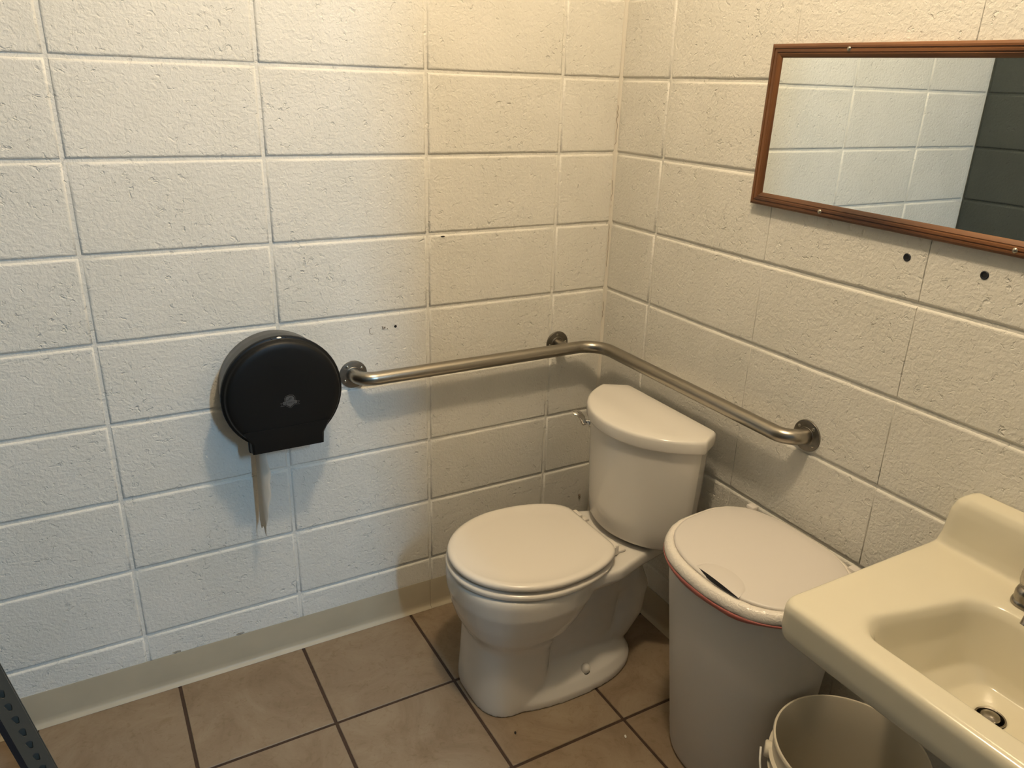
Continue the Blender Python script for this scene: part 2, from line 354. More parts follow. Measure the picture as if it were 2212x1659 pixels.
# floor tiles in dark grout
fl = struct(box('floor', (-1.79 - T, -4.55 - T, -0.08), (T, T, -0.0022), 'grout'), 'beige ceramic tile floor with dark brown grout', 'floor')
PX = [0.0] + [-0.336 - 0.3405*k for k in range(6)]; PY = [0.0] + [-0.339 - 0.338*k for k in range(13)]
_tc = {}
for i in range(len(PX) - 1):
    for j in range(len(PY) - 1):
        x1, x0 = PX[i], max(PX[i + 1], -1.79); y1, y0 = PY[j], max(PY[j + 1], -4.55); g = 0.0042
        if x1 - x0 < 0.02 or y1 - y0 < 0.02: continue
        key = (round(x1 - x0, 4), round(y1 - y0, 4))
        if key not in _tc:
            bm = bmesh.new(); a, b = x1 - x0, y1 - y0
            add_loft(bm, [[Vector(p) for p in ((g, g, -.004), (a - g, g, -.004), (a - g, b - g, -.004), (g, b - g, -.004))],
                          [Vector(p) for p in ((g, g, -.0012), (a - g, g, -.0012), (a - g, b - g, -.0012), (g, b - g, -.0012))],
                          [Vector((*q, 0)) for q in ((g + .0014, g + .0014), (a - g - .0014, g + .0014), (a - g - .0014, b - g - .0014), (g + .0014, b - g - .0014))]], True, True)
            bmesh.ops.recalc_face_normals(bm, faces=bm.faces); me = bpy.data.meshes.new('tile'); bm.to_mesh(me); bm.free(); me.materials.append(MAT['tile']); _tc[key] = me
        o = bpy.data.objects.new('tile', _tc[key]); COL.objects.link(o); o.parent = fl; o.location = (x0, y0, 0)

# vinyl cove base
COVE = [(-0.0008, 0.0780), (0.0014, 0.0800), (0.0014, 0.1012), (0.0034, 0.1022), (0.0042, 0.0985), (0.0038, 0.024), (0.0050, 0.013), (0.0085, 0.006), (0.0150, 0.0026), (0.0162, 0.0006), (-0.0008, 0.0006)]
def cove_left(x0, x1, name, par=None):
    V, F = loft([[Vector((x, -d, z)) for d, z in COVE] for x in (x0, x1)]); return me_obj(name, V, F, 'base', par, True, 40)
def cove_right(y0, y1, name, par=None):
    V, F = loft([[Vector((-d, y, z)) for d, z in COVE] for y in (y0, y1)]); return me_obj(name, V, F, 'base', par, True, 40)
b1 = struct(cove_left(-1.788, -0.6042, 'baseboard_left'), 'beige vinyl cove base along the wall under the dispenser', 'baseboard')
cove_left(-0.6034, -0.0008, 'end_strip', b1)
b2 = struct(cove_right(-2.598, -0.0165, 'baseboard_right'), 'beige vinyl cove base along the wall behind the toilet', 'baseboard')
# chipped paint where the base meets the block
rp_ = random.Random(11)
for px, pz, s in ((-1.352, 0.104, 0.013), (-1.185, 0.105, 0.014), (-1.2, 0.113, 0.003)):
    k = 9; pts = [Vector((px + s*math.cos(2*PI*i/k)*rp_.uniform(.6, 1.1), -0.0009, pz + 0.33*s*math.sin(2*PI*i/k)*rp_.uniform(.5, 1.1))) for i in range(k)]
    back = [p + Vector((0, 0.003, 0)) for p in pts]; V, F = loft([back, pts]); me_obj('paint_chip', V, F, 'grime', wl, False)

# ------------------------------------------------------------------ ceiling light
lamp = thing('ceiling_light', 'white globe ceiling light with a warm bulb above the washroom', 'light', loc=(BULB[0], BULB[1], 2.818))
lathe('mount_plate', [(0.085, 0.0), (0.085, -0.012), (0.055, -0.03), (0.05, -0.04)], 32, (0, 0, 0), (0, 0, 1), (1, 0, 0), 'white', lamp)

# ------------------------------------------------------------------ toilet
TY = -0.406
def TP(dx, dy, z): return Vector((-dx, TY + dy, z))
toilet = thing('toilet', 'white two-piece toilet with closed lid in the corner', 'toilet', loc=(-0.40, TY, 0))
def tlink(o, par=None):
    par = par or toilet; o.parent = par
    return o
def rel(o, par):          # keep world placement while parenting
    o.parent = par; off = Vector((0, 0, 0)); q = par
    while q is not None: off += q.location; q = q.parent
    o.data.transform(Matrix.Translation(-off - o.location)) if False else o.data.transform(Matrix.Translation(-off)); return o

def tring(front, back, hw, n, z, k=56): return superell(-(front + back)/2, TY, (front - back)/2, hw, n, z, k)
bm = bmesh.new()
# pedestal column and bowl
add_loft(bm, [tring(.668, .450, .130, 2.9, 0.0), tring(.668, .450, .130, 2.9, .03), tring(.664, .450, .126, 2.9, .10), tring(.661, .445, .125, 2.9, .165), tring(.661, .425, .128, 2.8, .200),
              tring(.668, .405, .138, 2.6, .217), tring(.684, .375, .158, 2.45, .245), tring(.697, .345, .173, 2.35, .285), tring(.704, .325, .182, 2.3, .318), tring(.709, .312, .188, 2.25, .335), tring(.711, .305, .190, 2.25, .375), tring(.709, .305, .188, 2.25, .389), tring(.703, .308, .183, 2.25, .395)])
# foot
add_loft(bm, [tring(.664, .150, .150, 2.4, 0.0), tring(.664, .150, .150, 2.4, .022), tring(.658, .165, .136, 2.5, .048), tring(.650, .185, .108, 2.6, .075), tring(.640, .200, .085, 2.6, .095)])
# core between column and trapway
add_loft(bm, [tring(.56, .22, .084, 3.2, .02), tring(.56, .20, .084, 3.2, .20), tring(.56, .18, .098, 3.4, .30), tring(.56, .18, .12, 4, .38)])
# trapway
tp = [TP(.46, 0, .20), TP(.40, 0, .25), TP(.32, 0, .29), TP(.25, 0, .295), TP(.19, 0, .265), TP(.165, 0, .21), TP(.172, 0, .15), TP(.205, 0, .10), TP(.26, 0, .06), TP(.30, 0, .03)]
add_loft(bm, tube_loops(tp, [.075, .082, .088, .086, .082, .080, .078, .074, .07, .06], 28, Vector((0, 1, 0))))
# inner leg of the trap (the raised loop on the side)
add_loft(bm, tube_loops([TP(.46, -.053, .09), TP(.44, -.054, .130), TP(.395, -.054, .15), TP(.34, -.053, .13), TP(.30, -.051, .10), TP(.24, -.048, .09)], [.03, .032, .033, .033, .032, .03], 16, Vector((0, 1, 0))))
add_loft(bm, tube_loops([TP(.46, .053, .09), TP(.44, .054, .130), TP(.395, .054, .15), TP(.34, .053, .13), TP(.30, .051, .10), TP(.24, .048, .09)], [.03, .032, .033, .033, .032, .03], 16, Vector((0, 1, 0))))
# deck that carries the tank
def deck(z, i, sh): return [TP(p[0], p[1], z) for p in [(.075 + i, -.105 + i), (.20, -.132 + i), (.30 + sh, -.165 + i), (.40, -.165 + i), (.40, .165 - i), (.30 + sh, .165 - i), (.20, .132 - i), (.075 + i, .105 - i)]]
add_loft(bm, [deck(.335, .028, .03), deck(.352, .008, .01), deck(.365, .0, 0), deck(.390, .0, 0), deck(.396, .004, 0)])
me = remesh(bm, 0.0044, 8)
bowl = link('bowl', me, 'china'); rel(bowl, toilet)
# bolt caps
for s in (-1, 1):
    p = TP(.362, s*0.119, 0.057)
    prof = [(.0135, 0), (.0135, .006), (.0125, .013), (.009, .0185), (.004, .021), (.0005, .0215)]
    rel(lathe('bolt_cap', prof, 20, p, (0, s*0.35, 1), (1, 0, 0), 'china'), toilet)
    rel(lathe('bolt_washer', [(.0145, -.004), (.0145, .0005)], 20, p, (0, s*0.35, 1), (1, 0, 0), 'hole'), toilet)

# seat and lid outlines (egg shape, straight at the hinge)
def egg(front, back, hw, rear_hw, z, ins=0.0, k=40):
    """closed loop; widest at about 45 % of the length"""
    cx = back + (front - back)*0.47; L = []
    for i in range(k + 1):                      # front half
        t = -PI/2 + PI*i/k; L.append((cx + (front - ins - cx)*abs(math.cos(t))**(2/2.04), (hw - ins)*math.copysign(abs(math.sin(t))**(2/2.04), math.sin(t))))
    m = 12; bk = back + ins
    for i in range(1, m + 1):                   # right side back to hinge
        t = i/m; dx = cx + (bk - cx)*math.sin(t*PI/2)**1.0; dy = (rear_hw - ins) + ((hw - rear_hw))*math.cos(t*PI/2)**1.05; L.append((dx, dy))
    for i in range(m, 0, -1):
        t = i/m; dx = cx + (bk - cx)*math.sin(t*PI/2)**1.0; dy = (rear_hw - ins) + ((hw - rear_hw))*math.cos(t*PI/2)**1.05; L.append((dx, -dy))
    return [TP(a, b, z) for a, b in L]
SF, SB = .716, .292
V, F = loft([egg(SF, SB, .196, .098, .3975, .012), egg(SF, SB, .196, .098, .4000, .002), egg(SF, SB, .196, .098, .4080, 0), egg(SF, SB, .196, .098, .4130, .003), egg(SF, SB, .196, .098, .4150, .012)])
seat = rel(me_obj('seat', V, F, 'seat', None, True, 50), toilet)
for dx, dy in ((.60, .12), (.60, -.12), (.38, .14), (.38, -.14)):
    rel(lathe('bumper', [(.009, -.0075), (.009, .0)], 14, TP(dx, dy, .4225), (0, 0, 1), (1, 0, 0), 'seat'), toilet)
LF, LB = SF - .004, SB - .004
V, F = loft([egg(LF, LB, .194, .100, .4222, .013), egg(LF, LB, .194, .100, .4238, .003), egg(LF, LB, .194, .100, .4305, .0), egg(LF, LB, .194, .100, .4370, .0025), egg(LF, LB, .194, .100, .4398, .009),
              egg(LF, LB, .194, .100, .4402, .018), egg(LF, LB, .194, .100, .4388, .021), egg(LF, LB, .194, .100, .4386, .05)])
rel(me_obj('lid', V, F, 'seat', None, True, 60), toilet)
for s in (-1, 1):
    bm = bmesh.new(); y = TY + s*0.088
    bx(bm, (-.294, y - .018, .3962), (-.268, y + .018, .4290), .005, 3); bx(bm, (-.276, y - .012, .3962), (-.240, y + .012, .4040), .003, 2)
    rel(bm_obj('hinge', bm, 'seat', None, True, 40), toilet)
    V, F = loft(tube_loops([Vector((-.287, y - .024, .4195)), Vector((-.287, y + .024, .4195))], .0085, 14)); rel(me_obj('hinge_pin', V, F, 'seat', None, True, 40), toilet)

# tank: D-shaped plan, flat back to the wall
def dplan(R, dc, dxs, back, back_hw, z, seg=30):
    h = math.sqrt(R*R - (dxs - dc)**2); a = math.atan2(h, dxs - dc); L = []
    for i in range(seg + 1):
        t = -a + 2*a*i/seg; L.append((dc + R*math.cos(t), R*math.sin(t)))
    cx0, cy0 = dxs, h
    for i in range(1, 6): L.append((cx0 + (back + .012 - cx0)*i/5, cy0 + (back_hw - cy0)*i/5))
    L += [(back + .0035, back_hw - .005), (back, back_hw - .016)]
    for i in range(1, 6): L.append((back, back_hw - .016 - (2*back_hw - .032)*i/6))
    L += [(back, -back_hw + .016), (back + .0035, -back_hw + .005)]
    for i in range(5, 0, -1): L.append((cx0 + (back + .012 - cx0)*i/5, -(cy0 + (back_hw - cy0)*i/5)))
    return [TP(a_, b_, z) for a_, b_ in L]
V, F = loft([dplan(.170, .040, .120, .090, .130, .3970), dplan(.192, .038, .122, .078, .150, .4040), dplan(.208, .037, .122, .066, .160, .4150), dplan(.214, .036, .122, .062, .165, .4250), dplan(.219, .036, .122, .060, .170, .480), dplan(.224, .036, .121, .058, .176, .58), dplan(.229, .036, .120, .057, .181, .717)])
tank = rel(me_obj('tank', V, F, 'china', None, True, 60), toilet)
V, F = loft([dplan(.232, .036, .120, .054, .186, .7165), dplan(.2395, .036, .120, .051, .193, .7185), dplan(.241, .036, .120, .050, .1945, .7220), dplan(.241, .036, .120, .050, .1945, .7460), dplan(.2395, .036, .120, .0510, .193, .7510), dplan(.2365, .036, .119, .0535, .190, .7538), dplan(.232, .036, .118, .057, .186, .7548), dplan(.20, .04, .11, .075, .16, .7549)])
rel(me_obj('tank_lid', V, F, 'china', None, True, 60), toilet)
# flush lever on the left front of the tank
lv = bmesh.new(); la = math.radians(45); n_ = Vector((-math.cos(la), math.sin(la), 0)); base = TP(.036 + .227*math.cos(la), .227*math.sin(la), .668)
add_loft(lv, lathe_loops([(.016, -.004), (.016, .003), (.011, .008), (.008, .011), (.008, .02)], 20, base, n_, (0, 0, 1)))
sph(lv, base + n_*.022, .0105)
lt = n_.cross(Vector((0, 0, 1)))
tan = Vector((-.35, -.55, 0)).normalized()
path = [base + n_*.020 + Vector((0, 0, -.010)), base + n_*.024, base + n_*.027 + Vector((0, 0, .010)), base + n_*.036 + Vector((0, 0, .020)), base + n_*.047 + Vector((0, 0, .026)), base + n_*.055 + Vector((0, 0, .027))]
add_loft(lv, tube_loops(path, [(.006, .006), (.008, .011), (.008, .014), (.0065, .017), (.005, .019), (.003, .015)], 14, Vector((0, 0, 1))))
rel(bm_obj('flush_lever', lv, 'chrome', None, True, 50), toilet)

# ------------------------------------------------------------------ grab bar round the corner
GZ, GD, GR = 0.831, 0.057, 0.0187
bar = thing('grab_bar', 'brushed steel corner grab bar running over the toilet tank', 'grab bar', loc=(-0.40, -GD, GZ))
rb = 0.047
path = [Vector((-0.822, y, GZ)) for y in (-0.002, -0.006)]
path += [Vector((v.x, v.y, GZ)) for v in arc((-0.822 + rb, -GD + rb), rb, PI, 1.5*PI, 12)]
rc2 = 0.075
path += [Vector((x, -GD, GZ)) for x in (-0.70, -0.60, -0.45, -0.30)]
path += [Vector((v.x, v.y, GZ)) for v in arc((-GD - rc2, -GD - rc2), rc2, PI/2, 0.0, 16)]
path += [Vector((-GD, y, GZ)) for y in (-0.30, -0.45, -0.60, -0.70)]
ye = -0.826
path += [Vector((v.x, v.y, GZ)) for v in arc((-GD + rb, ye + rb), rb, PI, 1.5*PI, 12)]
path += [Vector((-0.006, ye, GZ)), Vector((-0.002, ye, GZ))]
# the last bend turns towards the wall: keep order along the bar
V, F = loft(tube_loops(path, GR, 24))
rel(me_obj('rail', V, F, 'steel', None, True, 60), bar)
def flange(c, ax, rot0):
    o = rel(lathe('flange', [(.0385, -.001), (.0385, .0015), (.0375, .0030), (.034, .0038), (.0215, .0042), (.0205, .0050), (.0190, .0050)], 40, c, ax, (0, 0, 1), 'flange'), bar)
    for k in range(4):
        a = rot0 + k*PI/2; side = Vector(ax).cross(Vector((0, 0, 1)))
        p = Vector(c) + (Vector((0, 0, 1))*math.cos(a) + side*math.sin(a))*0.0285 + Vector(ax)*.0036
        s = lathe('screw', [(.0042, 0), (.0042, .0008), (.003, .0018), (.0006, .0022)], 12, p, ax, (0, 0, 1), 'screw'); off = bar.location; s.data.transform(Matrix.Translation(-off)); s.parent = o
    return o
flange((-0.822, -0.0002, GZ), (0, -1, 0), 0.6); flange((-0.170, -0.0002, GZ + .002), (0, -1, 0), 0.1); flange((-0.0002, ye, GZ), (-1, 0, 0), 0.9)
V, F = loft(tube_loops([Vector((-0.170, -0.001, GZ + .002)), Vector((-0.170, -0.030, GZ + .001)), Vector((-0.170, -GD + .004, GZ))], [.0165, .0165, .0165], 20)); rel(me_obj('post', V, F, 'steel', None, True, 60), bar)

# ------------------------------------------------------------------ jumbo paper dispenser
DC = Vector((-1.033, 0, 0.846)); disp = thing('paper_dispenser', 'round black jumbo toilet paper dispenser on the white block wall', 'dispenser', loc=DC)
def keyhole(R, bw, bz, y, z0=0.0, n=44, rcorner=.006):
    """circle of radius R joined to a chute of half width bw reaching down to bz"""
    a = math.asin(min(bw/R, .999)); L = []
    for i in range(n + 1):
        t = -PI/2 + a + (2*PI - 2*a)*i/n; L.append(Vector((R*math.cos(t), y, R*math.sin(t) + z0)))
    for p in (Vector((-bw, y, bz + rcorner)), Vector((-bw + rcorner*.3, y, bz + rcorner*.3)), Vector((-bw + rcorner, y, bz)), Vector((0, y, bz)), Vector((bw - rcorner, y, bz)), Vector((bw - rcorner*.3, y, bz + rcorner*.3)), Vector((bw, y, bz + rcorner))): L.append(p)
    return L
V, F = loft([keyhole(.132, .080, -.118, -.0005), keyhole(.137, .082, -.122, -.006), keyhole(.141, .084, -.127, -.050), keyhole(.1435, .086, -.132, -.088)])
me_obj('housing', V, F, 'smoke', disp, True, 45)
cov = [keyhole(.1440, .0905, -.1405, -.0885), keyhole(.1475, .0935, -.1450, -.0900), keyhole(.1482, .0940, -.1460, -.0985), keyhole(.1472, .0935, -.1455, -.1010), keyhole(.1430, .0920, -.1445, -.1020), keyhole(.1412, .0912, -.1440, -.1035), keyhole(.1395, .0905, -.1435, -.1110), keyhole(.1365, .0890, -.1425, -.1165), keyhole(.1310, .0870, -.1410, -.1192), keyhole(.120, .0840, -.1385, -.1205)]
V, F = loft(cov, True, False)
# face: shallow dome above the crease, chute panel below it
n = len(cov[0]); last = len(V) - n; ci = len(V)
ring2 = [Vector((p.x*.55, -.1225, p.z*.55 + .004)) for p in cov[-1]]; ring3 = [Vector((p.x*.22, -.1212, p.z*.22 + .0)) for p in cov[-1]]
V = V + ring2 + ring3
for j in range(n):
    k = (j + 1) % n; F.append((last + j, last + k, ci + k, ci + j)); F.append((ci + j, ci + k, ci + n + k, ci + n + j))
F.append(tuple(ci + n + j for j in range(n)))
cover = me_obj('cover', V, F, 'black', disp, True, 40)
def chord(z, R): return math.sqrt(max(R*R - z*z, 0))
hw = chord(-.083, .1475)
# lower panel with a crease across the front, flush-standing over the chute
bm = bmesh.new(); zc = -.080
pts = [(-.118, zc), (.118, zc)]; 
prof = [[Vector((-.107, -.1175, zc - .003)), Vector((-.090, -.1195, -.112)), Vector((-.088, -.1190, -.142))], [Vector((-.103, -.1245, zc)), Vector((-.084, -.1245, -.112)), Vector((-.084, -.1222, -.1405))],
        [Vector((.103, -.1245, zc)), Vector((.084, -.1245, -.112)), Vector((.084, -.1222, -.1405))], [Vector((.107, -.1175, zc - .003)), Vector((.090, -.1195, -.112)), Vector((.088, -.1190, -.142))]]
back = [[Vector((q.x, -.110, q.z)) for q in r] for r in prof]
vv = [[bm.verts.new(q) for q in r] for r in prof]
for i in range(3):
    for j in range(2): bm.faces.new((vv[i][j], vv[i][j + 1], vv[i + 1][j + 1], vv[i + 1][j]))
bv = [[bm.verts.new(q) for q in r] for r in back]
for i in range(3):
    for j in range(2): bm.faces.new((bv[i][j], bv[i + 1][j], bv[i + 1][j + 1], bv[i][j + 1]))
per = [(0, 0), (0, 1), (0, 2), (1, 2), (2, 2), (3, 2), (3, 1), (3, 0), (2, 0), (1, 0)]
for a in range(len(per)):
    p, q = per[a], per[(a + 1) % len(per)]; bm.faces.new((vv[p[0]][p[1]], vv[q[0]][q[1]], bv[q[0]][q[1]], bv[p[0]][p[1]]))
bm_obj('chute_panel', bm, 'black', disp, True, 25)
bm = bmesh.new()
sph(bm, Vector((.0, -.1015, .1448)), .0052, (1.2, .6, .5)); bm_obj('lock_window', bm, 'white', disp)
for s in (-1, 1):
    bm = bmesh.new(); sph(bm, Vector((s*.017, -.1015, .1440)), .0022, (1.3, .5, .7), 10); bm_obj('lock_pin', bm, 'darkprint', disp)
# printed emblem: shield, ribbon band, swallow tails
EC = Vector((.010, 0, -.016))
def flat(name, pts, mat, par, y=-.1222, th=.0022, hole=None):
    a = [Vector((p[0], y, p[1])) + EC for p in pts]; b = [q + Vector((0, th, 0)) for q in a]; V, F = loft([b, a]); return me_obj(name, V, F, mat, par, False)
emb = flat('emblem', [(-.0105, .0105), (-.0075, .0145), (.0, .0162), (.0075, .0145), (.0105, .0105), (.0105, .000), (.0085, -.0070), (.0, -.0128), (-.0085, -.0070), (-.0105, .000)], 'logo', disp)
def outline(pts, wdt, name, y):
    P = [Vector((p[0], y, p[1])) + EC for p in pts]; V, F = loft(tube_loops(P, wdt, 6, Vector((0, 1, 0)))); return me_obj(name, V, F, 'logo', emb, False)
sh = [(-.0128, .0115), (-.0090, .0168), (.0, .0186), (.0090, .0168), (.0128, .0115), (.0128, .0), (.0104, -.0085), (.0, -.0156), (-.0104, -.0085), (-.0128, .0), (-.0128, .0115)]
outline(sh, .00055, 'shield_outline', -.1222)
flat('ribbon', [(-.0170, -.0052), (-.0170, .0022), (-.006, .0030), (.006, .0030), (.0170, .0022), (.0170, -.0052), (.006, -.0046), (-.006, -.0046)], 'logo', emb, -.1228)
for s in (-1, 1):
    outline([(s*.0130, -.0060), (s*.0130, -.0080), (s*.0235, -.0084), (s*.0200, -.0045), (s*.0235, -.0008), (s*.0178, -.0002)], .00055, 'ribbon_tail', -.1222)
rl = random.Random(5); lx = -.0135
for k, wl_ in enumerate((.0016, .0016, .0018, .0018, .0016, .0018, .0016)):
    flat('letter_stroke', [(lx, -.0030), (lx + wl_*.6, -.0030), (lx + wl_*.6, .0010), (lx, .0010)], 'darkprint', emb, -.1231, .001)
    if k % 2: flat('letter_stroke', [(lx, -.0012), (lx + wl_*1.4, -.0012), (lx + wl_*1.4, -.0006), (lx, -.0006)], 'darkprint', emb, -.1231, .001)
    lx += .0040
sc = [(-.0085, .0052), (-.006, .0046), (-.003, .0058), (-.001, .0090), (.001, .0115), (.004, .0118), (.0045, .0095), (.002, .0080), (-.001, .0075)]
P = [Vector((p[0], -.1225, p[1])) + EC for p in sc]; V, F = loft(tube_loops(P, .0006, 6, Vector((0, 1, 0)))); me_obj('script_mark', V, F, 'darkprint', emb, False)

# paper tail hanging from the chute; the roll stands edge-on to the wall so the sheet runs front to back
pt = bmesh.new(); nz = 30; ny = 14; rows = []
for i in range(nz + 1):
    t = i/nz; z = 0.715 - 0.272*t; row = []
    for j in range(ny + 1):
        s = j/ny; y = -0.018 - 0.085*s
        k_ = max(0.0, (s - .66)/.34); amp = .003 + .0165*math.sin(PI*min(1.0, .12 + t*1.02))
        x = -1.0985 - 0.006*t + 0.0012*math.sin(7*s + 3*t) + amp*k_**1.4 + (0.0016*math.sin(26*t) if k_ > .5 else 0)
        y += 0.012*k_*k_
        zz = z + (0.016*(1 - k_)*t*t if k_ < 1 else 0) + (0.008*math.sin(15*s) if i == nz else 0)
        row.append(pt.verts.new((x, y, zz)))
    rows.append(row)
for i in range(nz):
    for j in range(ny):
        if i > nz - 5 and j == 11: continue                      # torn split
        pt.faces.new((rows[i][j], rows[i][j + 1], rows[i + 1][j + 1], rows[i + 1][j]))
po = bm_obj('toilet_paper', pt, 'paper'); tag(po, 'limp strip of white toilet paper hanging below the black dispenser', 'toilet paper')
sd = po.modifiers.new('thick', 'SOLIDIFY'); sd.thickness = 0.0003
set_origin(po, (-1.10, -0.06, 0.45))

# ------------------------------------------------------------------ mirror
MT = math.radians(0.75); MC = Vector((0.0, -0.5665, 1.5035))      # left edge, mid height
mir = thing('wall_mirror', 'wide wall mirror in a ridged brown wood frame', 'mirror', loc=MC); mir.rotation_euler = (MT, 0, 0)
MW, MH, FW = 1.22, 0.345, 0.0285
# frame profile (distance in from outer edge, stand-off from wall)
FP = [(0.0, 0.0005), (0.0, .0140), (.0015, .0165), (.0050, .0180), (.0085, .0178), (.0092, .0160), (.0110, .0158), (.0120, .0175), (.0165, .0172), (.0175, .0155), (.0190, .0152), (.0200, .0160), (.0250, .0135), (.0275, .0105), (.0285, .0085), (.0285, .0005)]
def rail_(name, p0, p1, inw, mat):
    p0, p1, inw = Vector(p0), Vector(p1), Vector(inw); t = (p1 - p0).normalized(); a, b = [], []
    for d, h in FP: a.append(p0 + inw*d + t*d + Vector((-h, 0, 0))); b.append(p1 + inw*d - t*d + Vector((-h, 0, 0)))
    V, F = loft([a, b]); return me_obj(name, V, F, mat, mir, True, 25)
h2 = MH/2
rail_('frame_rail', (0, 0, h2), (0, -MW, h2), (0, 0, -1), 'wood_h'); rail_('frame_rail', (0, -MW, -h2), (0, 0, -h2), (0, 0, 1), 'wood_h')
rail_('frame_stile', (0, 0, -h2), (0, 0, h2), (0, -1, 0), 'wood_v'); rail_('frame_stile', (0, -MW, h2), (0, -MW, -h2), (0, 1, 0), 'wood_v')
box('glass', (-.0095, -FW + .002 - (MW - 2*FW) - .004 + .0, -h2 + FW - .002), (-.0055, -FW + .002, h2 - FW + .002), 'mirror', mir)
for yy in (-.2035, -.62, -1.02):
    for zz in (h2 - .0115, -h2 + .0115):
        lathe('screw', [(.0052, -.003), (.0052, .0008), (.0040, .0026), (.0015, .0036), (.0004, .0037)], 16, (-.0165, yy, zz), (-1, 0, 0), (0, 0, 1), 'screw', mir)

# ------------------------------------------------------------------ marks and holes on the walls
def anchor(y, z, label):
    t = thing('wall_anchor', label, 'anchor', 'spare anchor holes under the mirror', (0, y, z))
    lathe('collar', [(.0078, .0), (.0080, .0012), (.0066, .0022), (.0046, .0018), (.0042, .0005)], 24, (0.0006, 0, 0), (-1, 0, 0), (0, 0, 1), 'anchor', t, True, False)
    lathe('bore', [(.0046, .0012), (.0010, .0013)], 16, (0.0006, 0, 0), (-1, 0, 0), (0, 0, 1), 'hole', t)
anchor(-.979, 1.281, 'dark plastic wall anchor below the mirror, nearer the corner'); anchor(-1.135, 1.279, 'dark plastic wall anchor below the mirror, farther from the corner')
hl = lathe('screw_hole', [(.0040, .0001), (.0036, .0012), (.0008, .0012)], 12, (0, 0, 0), (0, -1, 0), (0, 0, 1), 'hole'); hl.location = (-.6975, 0, 0.951 + .0); tag(hl, 'small black screw hole in the white wall above the grab bar', 'hole')
rs = random.Random(8); bm = bmesh.new()
for k in range(7):
    a = rs.uniform(0, 2*PI); L_ = rs.uniform(.002, .009); c = Vector((rs.uniform(-.007, .007), -.0006, rs.uniform(-.004, .004)))
    add_loft(bm, tube_loops([c, c + Vector((math.cos(a)*L_*.5, 0, math.sin(a)*L_*.3)), c + Vector((math.cos(a + .4)*L_, 0, math.sin(a + .4)*L_*.6))], [.0009, .0012, .0005], 6, Vector((0, 1, 0))))
sm = bm_obj('scuff_mark', bm, 'crack'); sm.location = (-.729, 0, .949); tag(sm, 'dark scribbly scuff on the white wall beside the screw hole', 'scuff mark')
P = [Vector((.007*math.cos(t), -.0006, .009*math.sin(t))) for t in [1.6 + 3.6*i/14 for i in range(15)]]
V, F = loft(tube_loops(P, .0006, 6, Vector((0, 1, 0)))); cm = me_obj('scuff_mark', V, F, 'crack'); cm.location = (-.765, 0, .946); tag(cm, 'faint curved scratch on the white wall left of the scuff', 'scuff mark')
bm = bmesh.new(); sph(bm, Vector((0, -.003, .004)), .0045, (1, 1, .9), 10); sph(bm, Vector((.001, -.003, -.005)), .0042, (1, 1, 1.2), 10)
pl = bm_obj('wall_plug', bm, 'crack'); pl.location = (-.047, 0, .266); tag(pl, 'tiny dark plug on the wall beside the toilet tank', 'wall plug')
gp = bmesh.new(); sph(gp, Vector((0, 0, 0)), .005, (1.3, .35, .35), 8); g_ = bm_obj('screw_hole', gp, 'hole'); g_.location = (-.556, -.0006, 1.187); tag(g_, 'small dark gap in the mortar joint high on the white wall', 'hole')

# ------------------------------------------------------------------ trash bin with lid
BY = -0.900
bin_ = thing('trash_bin', 'tall white plastic trash bin with lid beside the toilet', 'trash bin', loc=(-0.20, BY, 0))
def binplan(back, front, hw, z, tilt=0.0, k=4):
    """rounded plan: flat back by the wall, bowed front"""
    dpt = front - back; L = []; n = 64
    for i in range(n):
        t = 2*PI*i/n; c, s = math.cos(t), math.sin(t)
        ex = 2.9 if c < 0 else 2.35
        dx = back + dpt*0.50 + dpt*0.50*math.copysign(abs(c)**(2/ex), c); dy = hw*math.copysign(abs(s)**(2/ex), s)
        L.append(Vector((-dx, BY + dy, z - tilt*(dx - back)/0.33)))
    return L
TI = 0.022
V, F = loft([binplan(.066, .290, .145, .0), binplan(.058, .298, .152, .006), binplan(.056, .302, .154, .02), binplan(.047, .350, .192, .50, .012), binplan(.043, .356, .197, .585, TI),
             binplan(.038, .362, .203, .588, TI), binplan(.035, .366, .2065, .5885, TI), binplan(.034, .367, .2075, .598, TI), binplan(.037, .363, .204, .6095, TI), binplan(.043, .356, .198, .6125, TI), binplan(.050, .347, .190, .6100, TI), binplan(.053, .343, .187, .585, TI), binplan(.075, .30, .16, .05)])
rel(me_obj('body', V, F, 'bin', None, True, 60), bin_)
# bag film folded over the rim
rf = random.Random(21); loops = []
jit = [rf.uniform(-1, 1) for _ in range(64)]
def jl(loop, a, zc):
    return [p + Vector(((p.x + .2)*a*jit[i], (p.y - BY)*a*jit[i], zc*jit[(i*7) % 64])) for i, p in enumerate(loop)]
V, F = loft([jl(binplan(.0320, .3685, .2095, .5925, TI), .003, .0022), jl(binplan(.0312, .3698, .2108, .5965, TI), .002, .0010), jl(binplan(.0315, .3695, .2105, .604, TI), .002, .0008), jl(binplan(.036, .3655, .2060, .6130, TI), .003, .0008), jl(binplan(.044, .357, .1990, .6158, TI), .003, .0008), jl(binplan(.050, .348, .193, .6135, TI), .004, .0008), jl(binplan(.055, .341, .187, .602, TI), .003, .0008)], False, False)
fo = rel(me_obj('bag_lip', V, F, 'film', None, True, 80), bin_); sd = fo.modifiers.new('thick', 'SOLIDIFY'); sd.thickness = 0.0006
